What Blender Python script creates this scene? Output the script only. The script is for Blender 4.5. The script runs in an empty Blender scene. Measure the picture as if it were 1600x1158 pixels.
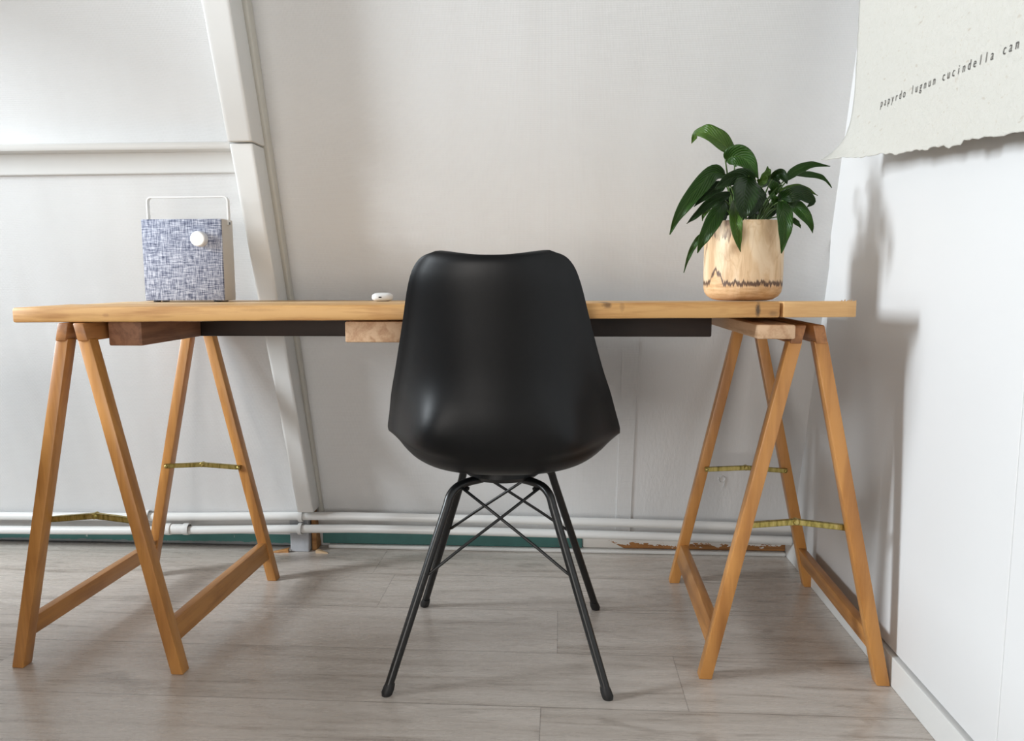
import bpy, bmesh, math, random
from mathutils import Vector, Matrix, Euler, noise as mnoise

PI = math.pi
SC = bpy.context.scene
COL = SC.collection

# ------------------------------------------------------------------ helpers
def tag(o, label=None, cat=None, group=None, kind=None):
    if label: o['label'] = label
    if cat: o['category'] = cat
    if group: o['group'] = group
    if kind: o['kind'] = kind
    return o

def empty(name, loc=(0, 0, 0), rz=0.0):
    o = bpy.data.objects.new(name, None)
    o.empty_display_size = 0.05
    COL.objects.link(o)
    o.location = loc
    o.rotation_euler = (0, 0, rz)
    return o

def obj(name, bm, mat, parent=None, smooth=False, mtx=None, recalc=True):
    if recalc:
        bmesh.ops.recalc_face_normals(bm, faces=bm.faces[:])
    me = bpy.data.meshes.new(name)
    bm.to_mesh(me)
    bm.free()
    if smooth is True:
        for p in me.polygons: p.use_smooth = True
    elif smooth:
        for p in me.polygons: p.use_smooth = True
        me.set_sharp_from_angle(angle=smooth)
    o = bpy.data.objects.new(name, me)
    COL.objects.link(o)
    for m in (mat if isinstance(mat, (list, tuple)) else [mat]):
        me.materials.append(m)
    if parent: o.parent = parent
    if mtx is not None: o.matrix_local = mtx
    return o

def hexa(bm, b, t):
    """prism from 4 bottom points to 4 top points (same order)"""
    vs = [bm.verts.new(p) for p in list(b) + list(t)]
    bm.faces.new(vs[0:4][::-1]); bm.faces.new(vs[4:8])
    for i in range(4):
        j = (i + 1) % 4
        bm.faces.new((vs[i], vs[j], vs[4 + j], vs[4 + i]))
    return vs

def box(bm, x0, x1, y0, y1, z0, z1):
    return hexa(bm, [(x0, y0, z0), (x1, y0, z0), (x1, y1, z0), (x0, y1, z0)],
                [(x0, y0, z1), (x1, y0, z1), (x1, y1, z1), (x0, y1, z1)])

def bevel(bm, w=0.002, seg=2, edges=None):
    bmesh.ops.recalc_face_normals(bm, faces=bm.faces[:])
    bmesh.ops.bevel(bm, geom=(edges or bm.edges[:]), offset=w, segments=seg, profile=0.5, affect='EDGES')

def prism_x(bm, poly, x0, x1):
    """polygon of (y,z) extruded along X"""
    a = [bm.verts.new((x0, y, z)) for y, z in poly]
    b = [bm.verts.new((x1, y, z)) for y, z in poly]
    bm.faces.new(a[::-1]); bm.faces.new(b)
    n = len(poly)
    for i in range(n):
        j = (i + 1) % n
        bm.faces.new((a[i], a[j], b[j], b[i]))

def catmull(pts, n):
    P = [Vector(p) for p in pts]
    P = [P[0] * 2 - P[1]] + P + [P[-1] * 2 - P[-2]]
    out = []
    m = len(P) - 3
    for i in range(n + 1):
        s = i / n * m
        k = min(int(s), m - 1)
        t = s - k
        a, b, c, d = P[k:k + 4]
        out.append(0.5 * ((2 * b) + (c - a) * t + (2 * a - 5 * b + 4 * c - d) * t * t + (3 * b - a - 3 * c + d) * t ** 3))
    return out

def tube(bm, pts, r, seg=10, caps=True):
    P = [Vector(p) for p in pts]
    n = len(P)
    R = r if isinstance(r, (list, tuple)) else [r] * n
    up = None
    rings = []
    for i in range(n):
        d = (P[min(i + 1, n - 1)] - P[max(i - 1, 0)]).normalized()
        if up is None:
            up = Vector((0, 0, 1)) if abs(d.z) < 0.9 else Vector((0, 1, 0))
        s = d.cross(up).normalized()
        up = s.cross(d).normalized()
        rings.append([bm.verts.new(P[i] + (s * math.cos(2 * PI * k / seg) + up * math.sin(2 * PI * k / seg)) * R[i]) for k in range(seg)])
    for a, b in zip(rings, rings[1:]):
        for k in range(seg):
            j = (k + 1) % seg
            bm.faces.new((a[k], a[j], b[j], b[k]))
    if caps:
        bm.faces.new(rings[0][::-1]); bm.faces.new(rings[-1])

def lathe(bm, prof, seg=48, mtx=None):
    """profile of (r,z) turned about Z; r==0 closes"""
    rings = []
    for r, z in prof:
        if r < 1e-6:
            rings.append([bm.verts.new((0, 0, z))])
        else:
            rings.append([bm.verts.new((r * math.cos(2 * PI * k / seg), r * math.sin(2 * PI * k / seg), z)) for k in range(seg)])
    for a, b in zip(rings, rings[1:]):
        for k in range(seg):
            j = (k + 1) % seg
            if len(a) == 1 and len(b) == 1: continue
            if len(a) == 1: bm.faces.new((a[0], b[k], b[j]))
            elif len(b) == 1: bm.faces.new((a[k], a[j], b[0]))
            else: bm.faces.new((a[k], a[j], b[j], b[k]))
    if mtx is not None:
        bmesh.ops.transform(bm, matrix=mtx, verts=bm.verts[:])

# ------------------------------------------------------------------ materials
class NT:
    def __init__(self, name):
        self.m = bpy.data.materials.new(name)
        self.m.use_nodes = True
        self.t = self.m.node_tree
        self.b = self.t.nodes['Principled BSDF']
    def n(self, typ, **kw):
        x = self.t.nodes.new('ShaderNode' + typ)
        for k, v in kw.items(): setattr(x, k, v)
        return x
    def l(self, a, b): self.t.links.new(a, b)
    def setin(self, sock, v):
        if hasattr(v, 'is_linked') or isinstance(v, bpy.types.NodeSocket): self.l(v, sock)
        else: sock.default_value = v
    def math(self, op, a, b=None, c=None, clamp=False):
        x = self.n('Math', operation=op, use_clamp=clamp)
        self.setin(x.inputs[0], a)
        if b is not None: self.setin(x.inputs[1], b)
        if c is not None: self.setin(x.inputs[2], c)
        return x.outputs[0]
    def mix(self, f, a, b, mode='MIX'):
        x = self.n('Mix', data_type='RGBA', blend_type=mode)
        self.setin(x.inputs[0], f)
        self.setin(x.inputs[6], col(a) if isinstance(a, tuple) else a)
        self.setin(x.inputs[7], col(b) if isinstance(b, tuple) else b)
        return x.outputs[2]
    def ramp(self, f, stops, interp='LINEAR'):
        x = self.n('ValToRGB')
        x.color_ramp.interpolation = interp
        e = x.color_ramp.elements
        while len(e) < len(stops): e.new(0.5)
        for k, (p, c) in enumerate(stops):
            e[k].position = p
            e[k].color = col(c) if isinstance(c, tuple) else (c, c, c, 1)
        self.l(f, x.inputs[0])
        return x.outputs[0]
    def noise(self, vec, scale, detail=4, rough=0.5, dist=0.0):
        x = self.n('TexNoise')
        self.l(vec, x.inputs['Vector'])
        x.inputs['Scale'].default_value = scale
        x.inputs['Detail'].default_value = detail
        x.inputs['Roughness'].default_value = rough
        x.inputs['Distortion'].default_value = dist
        return x.outputs[0]
    def coords(self, scale=(1, 1, 1), kind='Object', rand=False, loc=(0, 0, 0)):
        tc = self.n('TexCoord')
        v = tc.outputs[kind]
        if rand:
            oi = self.n('ObjectInfo')
            cb = self.n('CombineXYZ')
            r = oi.outputs['Random']
            self.l(self.math('MULTIPLY', r, 7.3), cb.inputs[0])
            self.l(self.math('MULTIPLY', r, 13.7), cb.inputs[1])
            self.l(self.math('MULTIPLY', r, 23.1), cb.inputs[2])
            a = self.n('VectorMath', operation='ADD')
            self.l(v, a.inputs[0]); self.l(cb.outputs[0], a.inputs[1])
            v = a.outputs[0]
        mp = self.n('Mapping')
        mp.inputs['Scale'].default_value = scale
        mp.inputs['Location'].default_value = loc
        self.l(v, mp.inputs['Vector'])
        return mp.outputs[0]
    def xyz(self, v):
        s = self.n('SeparateXYZ'); self.l(v, s.inputs[0]); return s.outputs
    def bump(self, h, strength=0.3, dist=0.001):
        x = self.n('Bump')
        x.inputs['Strength'].default_value = strength
        x.inputs['Distance'].default_value = dist
        self.l(h, x.inputs['Height'])
        self.l(x.outputs[0], self.b.inputs['Normal'])
    def fin(self, base=None, rough=None, metal=None, spec=None):
        if base is not None: self.setin(self.b.inputs['Base Color'], col(base) if isinstance(base, tuple) else base)
        if rough is not None: self.setin(self.b.inputs['Roughness'], rough)
        if metal is not None: self.b.inputs['Metallic'].default_value = metal
        if spec is not None: self.b.inputs['Specular IOR Level'].default_value = spec
        return self.m

def s2l(c):
    c = c / 255.0
    return c / 12.92 if c <= 0.04045 else ((c + 0.055) / 1.055) ** 2.4

def col(c):
    return (s2l(c[0]), s2l(c[1]), s2l(c[2]), 1.0)

def plain(name, c, rough=0.5, metal=0.0, var=0.06, scale=30, bump=0.0):
    k = NT(name)
    v = k.coords(rand=True)
    f = k.noise(v, scale, 5, 0.6)
    d = tuple(max(0, x * (1 - var)) for x in c)
    base = k.mix(f, d, c)
    if bump: k.bump(k.noise(v, scale * 8, 3), bump, 0.0006)
    return k.fin(base, rough, metal)

def wood(name, light, dark, axis='X', ring=26, rough=0.5, knots=0.0, endgrain=False, speck=0.25):
    k = NT(name)
    long = 0.07
    sc = {'X': (long, 1, 1), 'Y': (1, long, 1), 'Z': (1, 1, long)}[axis]
    v = k.coords(sc, rand=True)
    v0 = k.coords((1, 1, 1), rand=True)
    big = k.noise(v, ring, 3, 0.55, 1.2)
    fine = k.noise(v, ring * 9, 4, 0.7, 0.2)
    blotch = k.noise(v0, 7, 3, 0.5, 0.4)
    f = k.math('ADD', k.math('MULTIPLY', big, 0.6), k.math('ADD', k.math('MULTIPLY', fine, speck), k.math('MULTIPLY', blotch, 0.4 - speck * 0.4)))
    mid = tuple((a + b) / 2 for a, b in zip(light, dark))
    c = k.ramp(f, [(0.36, dark), (0.5, mid), (0.62, light)])
    if knots:
        vo = k.n('TexVoronoi')
        vv = k.coords({'X': (0.55, 1.6, 1.6), 'Y': (1.6, 0.55, 1.6), 'Z': (1.6, 1.6, 0.55)}[axis], rand=True)
        vo.inputs['Scale'].default_value = 5.0
        k.l(vv, vo.inputs['Vector'])
        kn = k.ramp(vo.outputs['Distance'], [(0.0, 1.0), (0.055, 0.9), (0.1, 0.0)])
        c = k.mix(k.math('MULTIPLY', kn, knots), c, tuple(x * 0.42 for x in dark))
    k.bump(fine, 0.18, 0.0006)
    return k.fin(c, rough)
LEAVES = [
    ([[0.3471,1.6,1.0223],[0.3273,1.585,1.0374],[0.3032,1.575,1.0531],[0.2839,1.58,1.0644],[0.2717,1.6,1.0646],[0.2646,1.62,1.0491]], 0.0398, 10, 0.15, 1.00),
    ([[0.3265,1.585,1.0083],[0.3391,1.575,1.0159],[0.3563,1.57,1.0123],[0.3721,1.565,0.996],[0.3874,1.57,0.9713]], 0.0474, 12, 0.22, 0.70),
    ([[0.3304,1.6,0.983],[0.3017,1.575,0.9851],[0.2729,1.55,0.9593],[0.2457,1.54,0.9258],[0.2273,1.545,0.8952],[0.2162,1.56,0.8637]], 0.0383, -12, 0.25, 0.60),
    ([[0.3838,1.575,0.9676],[0.3556,1.555,0.9769],[0.3274,1.545,0.9695],[0.3114,1.545,0.9583],[0.2988,1.55,0.9492]], 0.0312, -25, 0.20, 0.10),
    ([[0.3679,1.565,0.9748],[0.3566,1.535,0.9518],[0.3504,1.515,0.9272],[0.3469,1.505,0.9056],[0.348,1.51,0.8877]], 0.0561, 0, 0.20, 0.10),
    ([[0.3374,1.58,0.9438],[0.3128,1.565,0.9358],[0.2889,1.56,0.9223],[0.2662,1.56,0.901],[0.25,1.565,0.8848]], 0.0244, -15, 0.30, 0.30),
    ([[0.344,1.57,0.9294],[0.3358,1.53,0.9062],[0.3338,1.51,0.8789],[0.339,1.515,0.8533],[0.3476,1.525,0.8283]], 0.03, 5, 0.30, 0.80),
    ([[0.3261,1.58,0.9306],[0.3047,1.545,0.9044],[0.2878,1.53,0.8773],[0.2763,1.535,0.8514],[0.2688,1.545,0.827]], 0.0362, -10, 0.25, 0.35),
    ([[0.2859,1.6,0.8681],[0.2744,1.6,0.8494],[0.2636,1.61,0.8239],[0.2549,1.62,0.7892]], 0.0122, 0, 0.20, 0.60),
    ([[0.4352,1.57,0.9286],[0.4271,1.53,0.9054],[0.4251,1.51,0.8782],[0.4258,1.515,0.8528],[0.4249,1.525,0.8246]], 0.0341, 5, 0.25, 0.50),
    ([[0.4589,1.6,0.9262],[0.4652,1.575,0.9172],[0.4759,1.565,0.903],[0.4881,1.565,0.8864],[0.4988,1.575,0.866]], 0.0281, 15, 0.25, 0.40),
    ([[0.4686,1.63,0.8997],[0.4762,1.62,0.892],[0.4833,1.62,0.8858],[0.4887,1.62,0.8782]], 0.0116, 10, 0.20, 0.40),
    ([[0.4301,1.6,0.9299],[0.4367,1.57,0.9335],[0.4485,1.555,0.9394],[0.4679,1.56,0.942],[0.4828,1.565,0.9342],[0.493,1.57,0.9247],[0.4851,1.575,0.916]], 0.0322, 15, 0.20, 0.10),
    ([[0.4425,1.63,0.9532],[0.4643,1.635,0.9593],[0.4862,1.64,0.9624],[0.5086,1.645,0.9566],[0.5286,1.65,0.9459]], 0.0146, 20, 0.20, 0.75),
    ([[0.451,1.62,0.9724],[0.4685,1.63,0.9887],[0.4898,1.64,1.0007],[0.5183,1.65,1.0086],[0.5561,1.665,1.0062]], 0.0227, 15, 0.25, 0.55),
    ([[0.4749,1.64,0.9883],[0.5,1.655,0.9899],[0.529,1.67,0.9891],[0.5518,1.68,0.9821],[0.57,1.69,0.9655]], 0.0134, 10, 0.20, 0.40),
    ([[0.4217,1.6,0.9736],[0.4275,1.585,0.98],[0.4343,1.58,0.9809],[0.4399,1.575,0.972],[0.4453,1.575,0.9614]], 0.0265, 20, 0.30, 0.25),
    ([[0.4135,1.62,0.9728],[0.4139,1.61,0.9834],[0.416,1.61,0.9918],[0.4156,1.615,1.0009]], 0.0173, 0, 0.30, 0.80),
    ([[0.3951,1.6,0.9655],[0.4008,1.59,0.9709],[0.4042,1.585,0.9802],[0.4169,1.59,0.9857]], 0.0213, 10, 0.30, 0.90),
    ([[0.3351,1.62,0.9668],[0.3164,1.62,0.9602],[0.2952,1.615,0.9462],[0.2717,1.615,0.9225]], 0.0289, -10, 0.20, 0.10),
    ([[0.3064,1.6,0.9327],[0.2938,1.585,0.9162],[0.2858,1.58,0.9041],[0.2827,1.58,0.8913]], 0.0127, 0, 0.20, 1.00),
    ([[0.3952,1.62,0.9611],[0.3909,1.6,0.942],[0.3833,1.58,0.92],[0.3693,1.56,0.8952]], 0.0425, 0, 0.20, 0.05),
    ([[0.4291,1.63,0.9448],[0.4311,1.62,0.9573],[0.423,1.61,0.9664],[0.4218,1.62,0.9778]], 0.0253, 0, 0.20, 0.35),
    ([[0.4322,1.6,0.918],[0.4237,1.58,0.9297],[0.418,1.575,0.9392],[0.4229,1.58,0.9496]], 0.0155, 0, 0.20, 0.45),
    ([[0.3448,1.64,0.957],[0.3612,1.65,0.9475],[0.3548,1.65,0.9266],[0.3408,1.63,0.9042]], 0.044, 0, 0.20, 0.05),
    ([[0.413,1.63,0.914],[0.3917,1.6,0.9184],[0.3724,1.575,0.9097],[0.3594,1.56,0.8953]], 0.0284, -20, 0.20, 0.05),
    ([[0.4119,1.66,0.9655],[0.4428,1.7,0.984],[0.4666,1.72,0.9718],[0.4747,1.72,0.95]], 0.0265, 0, 0.20, 0.10),
    ([[0.4536,1.66,0.9249],[0.4386,1.675,0.9175],[0.4177,1.675,0.9088],[0.3878,1.66,0.9009]], 0.0316, 0, 0.20, 0.02),
    ([[0.3921,1.66,0.9307],[0.4108,1.68,0.9395],[0.4313,1.69,0.9331],[0.4438,1.68,0.9073]], 0.0337, 0, 0.20, 0.02),
    ([[0.3391,1.64,0.9154],[0.3284,1.62,0.9001],[0.3199,1.61,0.8857],[0.3102,1.61,0.8651]], 0.0217, 0, 0.20, 0.10),
]
WPOW = (300.0,70.0)
EXPO = 0.02
SHADE_H = 0.62
# ---- the room's materials
def wallpaper(name, plain_zone=False):
    k = NT(name)
    v = k.coords()
    X, Y, Z = k.xyz(v)
    p = 2 * PI / 0.0064
    a = k.math('SINE', k.math('MULTIPLY', k.math('ADD', X, k.math('MULTIPLY', Z, 0.75)), p))
    b = k.math('SINE', k.math('MULTIPLY', k.math('SUBTRACT', X, k.math('MULTIPLY', Z, 0.75)), p))
    dim = k.math('MULTIPLY', a, b)
    wave = k.noise(k.coords((3.2, 1, 0.7)), 1.6, 3, 0.5)          # the paper is not quite flat
    h = k.math('ADD', k.math('MULTIPLY', dim, 0.30), k.math('MULTIPLY', k.noise(v, 160, 2), 0.3))
    if plain_zone:   # painted plywood panel low down at the right, without the dimples
        m = k.math('MULTIPLY', k.math('GREATER_THAN', X, 0.203), k.math('LESS_THAN', Z, 0.64))
        grain = k.noise(k.coords((60, 60, 4)), 2.2, 4, 0.6, 0.6)
        mx = k.n('Mix', data_type='FLOAT')
        k.l(m, mx.inputs[0]); k.l(h, mx.inputs[2]); k.l(k.math('MULTIPLY', grain, 1.3), mx.inputs[3])
        h = mx.outputs[0]
    hh = k.math('ADD', k.math('MULTIPLY', h, 0.0010), k.math('MULTIPLY', wave, 0.0085))
    k.bump(hh, 0.6, 1.0)
    base = k.mix(k.noise(v, 2.3, 4, 0.6), (204, 204, 204), (214, 214, 214))
    return k.fin(base, 0.62, spec=0.35)

M = {}
M['wallpaper'] = wallpaper('wallpaper white dimpled', True)
M['wallpaper_left'] = wallpaper('wallpaper white dimpled left')
M['white_paint'] = plain('white gloss paint', (214, 214, 212), 0.38, var=0.03, scale=9, bump=0.12)
M['cream_paint'] = plain('cream aged paint', (198, 195, 186), 0.45, var=0.05, scale=12, bump=0.1)
M['panel_paint'] = plain('white panel paint', (211, 211, 211), 0.5, var=0.015, scale=4)
M['pipe_paint'] = plain('white pipe enamel', (214, 214, 212), 0.3, var=0.03, scale=14)
M['block_paint'] = plain('grey white chipped paint', (186, 188, 193), 0.6, var=0.2, scale=60, bump=0.3)
M['teal'] = plain('old teal paint', (62, 118, 114), 0.5, var=0.25, scale=25, bump=0.25)
M['raw_wood'] = wood('raw batten wood', (172, 124, 72), (120, 78, 40), 'X', 40)
M['splinter'] = wood('pale splintered wood', (214, 186, 150), (160, 118, 76), 'X', 60)
M['dark_gap'] = plain('dark gap', (40, 36, 32), 0.9)
M['ceiling'] = plain('ceiling boards', (128, 120, 112), 0.8, var=0.05)
M['far_wall'] = plain('warm far wall', (84, 78, 72), 0.8, var=0.05)

k = NT('old teal paint with worn foot')
Z_ = k.xyz(k.coords())[2]
ed = k.math('ADD', k.math('MULTIPLY', k.noise(k.coords((9, 1, 9)), 3, 5, 0.7), 0.016), 0.006)
c_ = k.mix(k.noise(k.coords(), 25, 5, 0.6), (52, 106, 102), (66, 126, 121))
fl_ = k.ramp(k.noise(k.coords(), 55, 3, 0.6), [(0.70, 0.0), (0.73, 1.0)])
c_ = k.mix(k.math('MULTIPLY', fl_, 0.7), c_, (190, 200, 198))
M['teal_worn'] = k.fin(k.mix(k.math('LESS_THAN', Z_, ed), c_, (122, 126, 128)), 0.5)
def floor_mat():
    k = NT('grey oak laminate')
    tc = k.n('TexCoord')
    X, Y, Z = k.xyz(tc.outputs['Object'])
    w = 0.205
    q = k.math('DIVIDE', k.math('SUBTRACT', Y, 1.525 - w * 20), w)
    idx = k.math('FLOOR', q)
    fr = k.math('FRACT', q)
    wn = k.n('TexWhiteNoise', noise_dimensions='1D')
    k.l(idx, wn.inputs['W'])
    off = wn.outputs['Value']
    xs = k.math('DIVIDE', k.math('ADD', X, k.math('MULTIPLY', off, 1.38)), 1.38)
    xi = k.math('FLOOR', xs)
    xf = k.math('FRACT', xs)
    wn2 = k.n('TexWhiteNoise', noise_dimensions='2D')
    cb = k.n('CombineXYZ'); k.l(idx, cb.inputs[0]); k.l(xi, cb.inputs[1])
    k.l(cb.outputs[0], wn2.inputs['Vector'])
    tone = wn2.outputs['Value']
    # grain, shifted per plank
    cv = k.n('CombineXYZ')
    k.l(k.math('ADD', k.math('MULTIPLY', X, 0.085), k.math('MULTIPLY', tone, 9.0)), cv.inputs[0])
    k.l(k.math('ADD', Y, k.math('MULTIPLY', off, 5.0)), cv.inputs[1])
    g = k.noise(cv.outputs[0], 22, 5, 0.55, 1.6)
    fine = k.noise(cv.outputs[0], 150, 4, 0.7, 0.3)
    cv2 = k.n('CombineXYZ')
    k.l(k.math('ADD', k.math('MULTIPLY', X, 0.35), k.math('MULTIPLY', tone, 4.0)), cv2.inputs[0]); k.l(Y, cv2.inputs[1])
    knot = k.noise(cv2.outputs[0], 13, 3, 0.55, 1.5)
    f = k.math('ADD', k.math('MULTIPLY', g, 0.78), k.math('MULTIPLY', fine, 0.22))
    c = k.ramp(f, [(0.34, (148, 137, 127)), (0.47, (184, 175, 166)), (0.62, (202, 194, 186))])
    kn = k.ramp(knot, [(0.61, 0.0), (0.70, 1.0)])
    c = k.mix(k.math('MULTIPLY', kn, 0.6), c, (112, 100, 90))
    c = k.mix(0.5, c, k.mix(tone, (174, 165, 156), (198, 190, 182)), 'MIX')
    c = k.mix(k.math('MULTIPLY', k.ramp(f, [(0.30, 1.0), (0.42, 0.0)]), 0.4), c, (124, 111, 100))
    s1 = k.math('LESS_THAN', fr, 0.011)
    s2 = k.math('LESS_THAN', xf, 0.0013)
    seam = k.math('MAXIMUM', s1, s2)
    c = k.mix(k.math('MULTIPLY', seam, 0.55), c, (92, 82, 74))
    k.bump(k.math('SUBTRACT', k.math('MULTIPLY', fine, 0.4), seam), 0.12, 0.0008)
    pass
    return k.fin(c, k.math('ADD', 0.20, k.math('MULTIPLY', fine, 0.16)), spec=1.0)
M['floor'] = floor_mat()

# ---- the room
KS, D0 = 0.276, 2.145                     # the attic wall leans towards the room: y = D0 - KS*z
def wy(z, off=0.0): return D0 - off - KS * z

def slab(name, x0, x1, z0, z1, off, thick, mat, kind='structure', bev=0):
    bm = bmesh.new()
    prism_x(bm, [(wy(z0, off), z0), (wy(z1, off), z1), (wy(z1, off) + thick, z1), (wy(z0, off) + thick, z0)], x0, x1)
    if bev: bevel(bm, bev, 2)
    o = obj(name, bm, mat)
    if kind: o['kind'] = kind
    return o

def struct(name, bm, mat, **kw):
    o = obj(name, bm, mat, **kw); o['kind'] = 'structure'; return o

bm = bmesh.new(); box(bm, -4.1, 0.66, -2.6, 2.30, -0.08, 0.0); struct('floor', bm, M['floor'])
bm = bmesh.new(); box(bm, -4.1, 0.75, -2.6, 1.46, 2.80, 2.88); struct('ceiling', bm, M['ceiling'])
slab('wall_back', -0.72, 0.70, 0.0, 2.82, 0.0, 0.08, M['wallpaper'])
slab('wall_back_left', -4.1, -0.74, 0.046, 1.05, 0.032, 0.09, M['wallpaper_left'])
slab('wall_back_upper', -4.1, -0.74, 1.05, 2.82, 0.030, 0.09, M['wallpaper_left'])

# right wall: a boarded face of two panels on a plain backing
bm = bmesh.new()
box(bm, 0.6515, 0.75, -2.6, 2.30, 0.0, 2.82)
for y0, y1 in ((1.102, 1.905), (-2.6, 1.1005)):
    s = bmesh.new(); box(s, 0.645, 0.6515, y0, y1, 0.062, 2.82); bevel(s, 0.0012, 1)
    me = bpy.data.meshes.new('t'); s.to_mesh(me); s.free(); bm.from_mesh(me); bpy.data.meshes.remove(me)
struct('wall_right', bm, M['panel_paint'])
bm = bmesh.new(); box(bm, 0.636, 0.6510, -2.6, 2.135, 0.0, 0.058); bevel(bm, 0.002, 2)
struct('baseboard_right', bm, M['white_paint'])

# left wall with an attic window, front wall behind the camera with an added fill opening
WZ0, WZ1 = 1.10, 2.50
WIN = [(0.12, 0.86)]
bm = bmesh.new()
ys = [-2.6, WIN[0][0], WIN[0][1], 2.30]
for i in range(3):
    if i % 2 == 0: box(bm, -4.1, -4.0, ys[i], ys[i + 1], 0, 2.82)
    else:
        box(bm, -4.1, -4.0, ys[i], ys[i + 1], 0, WZ0); box(bm, -4.1, -4.0, ys[i], ys[i + 1], WZ1, 2.82)
struct('wall_left', bm, M['far_wall'])
FW = (-2.7, -0.6, 0.12, 1.35)
bm = bmesh.new()
box(bm, -4.1, FW[0], -2.7, -2.6, 0, 2.82); box(bm, FW[1], 0.75, -2.7, -2.6, 0, 2.82)
box(bm, FW[0], FW[1], -2.7, -2.6, 0, FW[2]); box(bm, FW[0], FW[1], -2.7, -2.6, FW[3], 2.82)
struct('wall_front', bm, M['far_wall'])
for q, (w0, w1) in enumerate(WIN):
    bm = bmesh.new()
    for a, b, c, d in ((w0, w0 + .04, WZ0, WZ1), (w1 - .04, w1, WZ0, WZ1), (w0, w1, WZ0, WZ0 + .04), (w0, w1, WZ1 - .04, WZ1)):
        box(bm, -4.0, -3.97, a, b, c, d)
    struct('window_%d' % (q + 1), bm, M['white_paint'])
bm = bmesh.new()
for a, b, c, d in ((FW[0], FW[0] + .04, FW[2], FW[3]), (FW[1] - .04, FW[1], FW[2], FW[3]), (FW[0], FW[1], FW[2], FW[2] + .04), (FW[0], FW[1], FW[3] - .04, FW[3])):
    box(bm, a, b, -2.6, -2.57, c, d)
struct('window_2', bm, M['white_paint'])

# rafter (two lengths), its side bead, the ledge and its fascia
def rafter(name, pts, mat):
    bm = bmesh.new()
    (z0, xl0, xr0, o0), (z1, xl1, xr1, o1) = pts
    b = [(xl0, wy(z0, o0), z0), (xr0, wy(z0, o0), z0), (xr0, wy(z0, -0.02), z0), (xl0, wy(z0, -0.02), z0)]
    t = [(xl1, wy(z1, o1), z1), (xr1, wy(z1, o1), z1), (xr1, wy(z1, -0.02), z1), (xl1, wy(z1, -0.02), z1)]
    hexa(bm, b, t)
    bmesh.ops.subdivide_edges(bm, edges=bm.edges[:], cuts=5, use_grid_fill=True)
    bevel(bm, 0.004, 2, [e for e in bm.edges if len(e.link_faces) == 2 and e.calc_face_angle(0) > 0.6])
    for v in bm.verts:
        d = mnoise.noise(v.co * 9.0) * 0.0022
        v.co.x += d; v.co.y += d * 0.6
    return struct(name, bm, mat, smooth=0.6)
rafter('trim_1', [(0.131, -0.7296, -0.6835, 0.070), (1.086, -0.753, -0.6975, 0.092)], M['white_paint'])
rafter('trim_2', [(1.088, -0.752, -0.6945, 0.102), (2.40, -0.800, -0.720, 0.102)], M['white_paint'])
bm = bmesh.new()
hexa(bm, [(-0.690, wy(0.10, 0.014), 0.10), (-0.676, wy(0.10, 0.014), 0.10), (-0.676, wy(0.10, -.01), 0.10), (-0.690, wy(0.10, -.01), 0.10)],
     [(-0.730, wy(2.40, 0.045), 2.40), (-0.700, wy(2.40, 0.045), 2.40), (-0.700, wy(2.40, -.01), 2.40), (-0.730, wy(2.40, -.01), 2.40)])
bevel(bm, 0.004, 3)
struct('trim_3', bm, M['cream_paint'], smooth=0.5)
# the shelf-like ledge at the knee of the roof
bm = bmesh.new()
hexa(bm, [(-4.0, 1.760, 1.0850), (-0.757, 1.768, 1.0755), (-0.757, 1.90, 1.0755), (-4.0, 1.90, 1.0850)],
     [(-4.0, 1.758, 1.1020), (-0.757, 1.766, 1.0925), (-0.757, 1.90, 1.0950), (-4.0, 1.90, 1.1045)])
bevel(bm, 0.003, 2)
struct('trim_4', bm, M['white_paint'], smooth=0.5)
bm = bmesh.new()
prism_x(bm, [(1.819, 1.029), (1.808, 1.079), (1.90, 1.085), (1.90, 1.029)], -4.0, -0.758)
bevel(bm, 0.003, 2)
struct('trim_5', bm, M['white_paint'])

# low boards behind the pipes
bm = bmesh.new(); box(bm, -4.0, -0.775, 2.120, 2.166, 0.006, 0.050); bevel(bm, 0.003, 2)

struct('baseboard_back_left', bm, M['teal_worn'])
bm = bmesh.new(); box(bm, -0.688, 0.066, 2.128, 2.144, 0.012, 0.050); bevel(bm, 0.002, 2)
struct('baseboard_back_teal', bm, M['teal'])
k = NT('half painted batten')
X, Y, Z = k.xyz(k.coords())
edge = k.math('ADD', k.math('MULTIPLY', k.noise(k.coords((14, 1, 30)), 2.2, 5, 0.7), 0.075), -0.012)
msk = k.math('MULTIPLY', k.math('LESS_THAN', Z, edge), k.math('GREATER_THAN', k.math('ADD', X, k.math('MULTIPLY', Z, 2.0)), 0.21))
wd = k.ramp(k.noise(k.coords((2, 20, 30)), 3, 4, 0.6), [(0.35, (128, 84, 44)), (0.65, (176, 122, 66))])
M['half_paint'] = k.fin(k.mix(msk, (218, 216, 212), wd), 0.6)
bm = bmesh.new(); box(bm, 0.069, 0.636, 2.131, 2.144, 0.012, 0.050); bevel(bm, 0.002, 2)
struct('baseboard_back_right', bm, M['half_paint'])
bm = bmesh.new(); box(bm, -0.67, 0.636, 2.118, 2.146, 0.0, 0.011); bevel(bm, 0.004, 2)
struct('trim_6', bm, M['white_paint'])
# foot block of the rafter
bm = bmesh.new(); box(bm, -0.770, -0.715, 2.085, 2.15, 0.0, 0.140); bevel(bm, 0.003, 2)
struct('trim_7', bm, M['block_paint'])
bm = bmesh.new(); box(bm, -0.712, -0.698, 2.100, 2.15, 0.0, 0.13); bevel(bm, 0.002, 1)
struct('trim_8', bm, M['raw_wood'])
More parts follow.
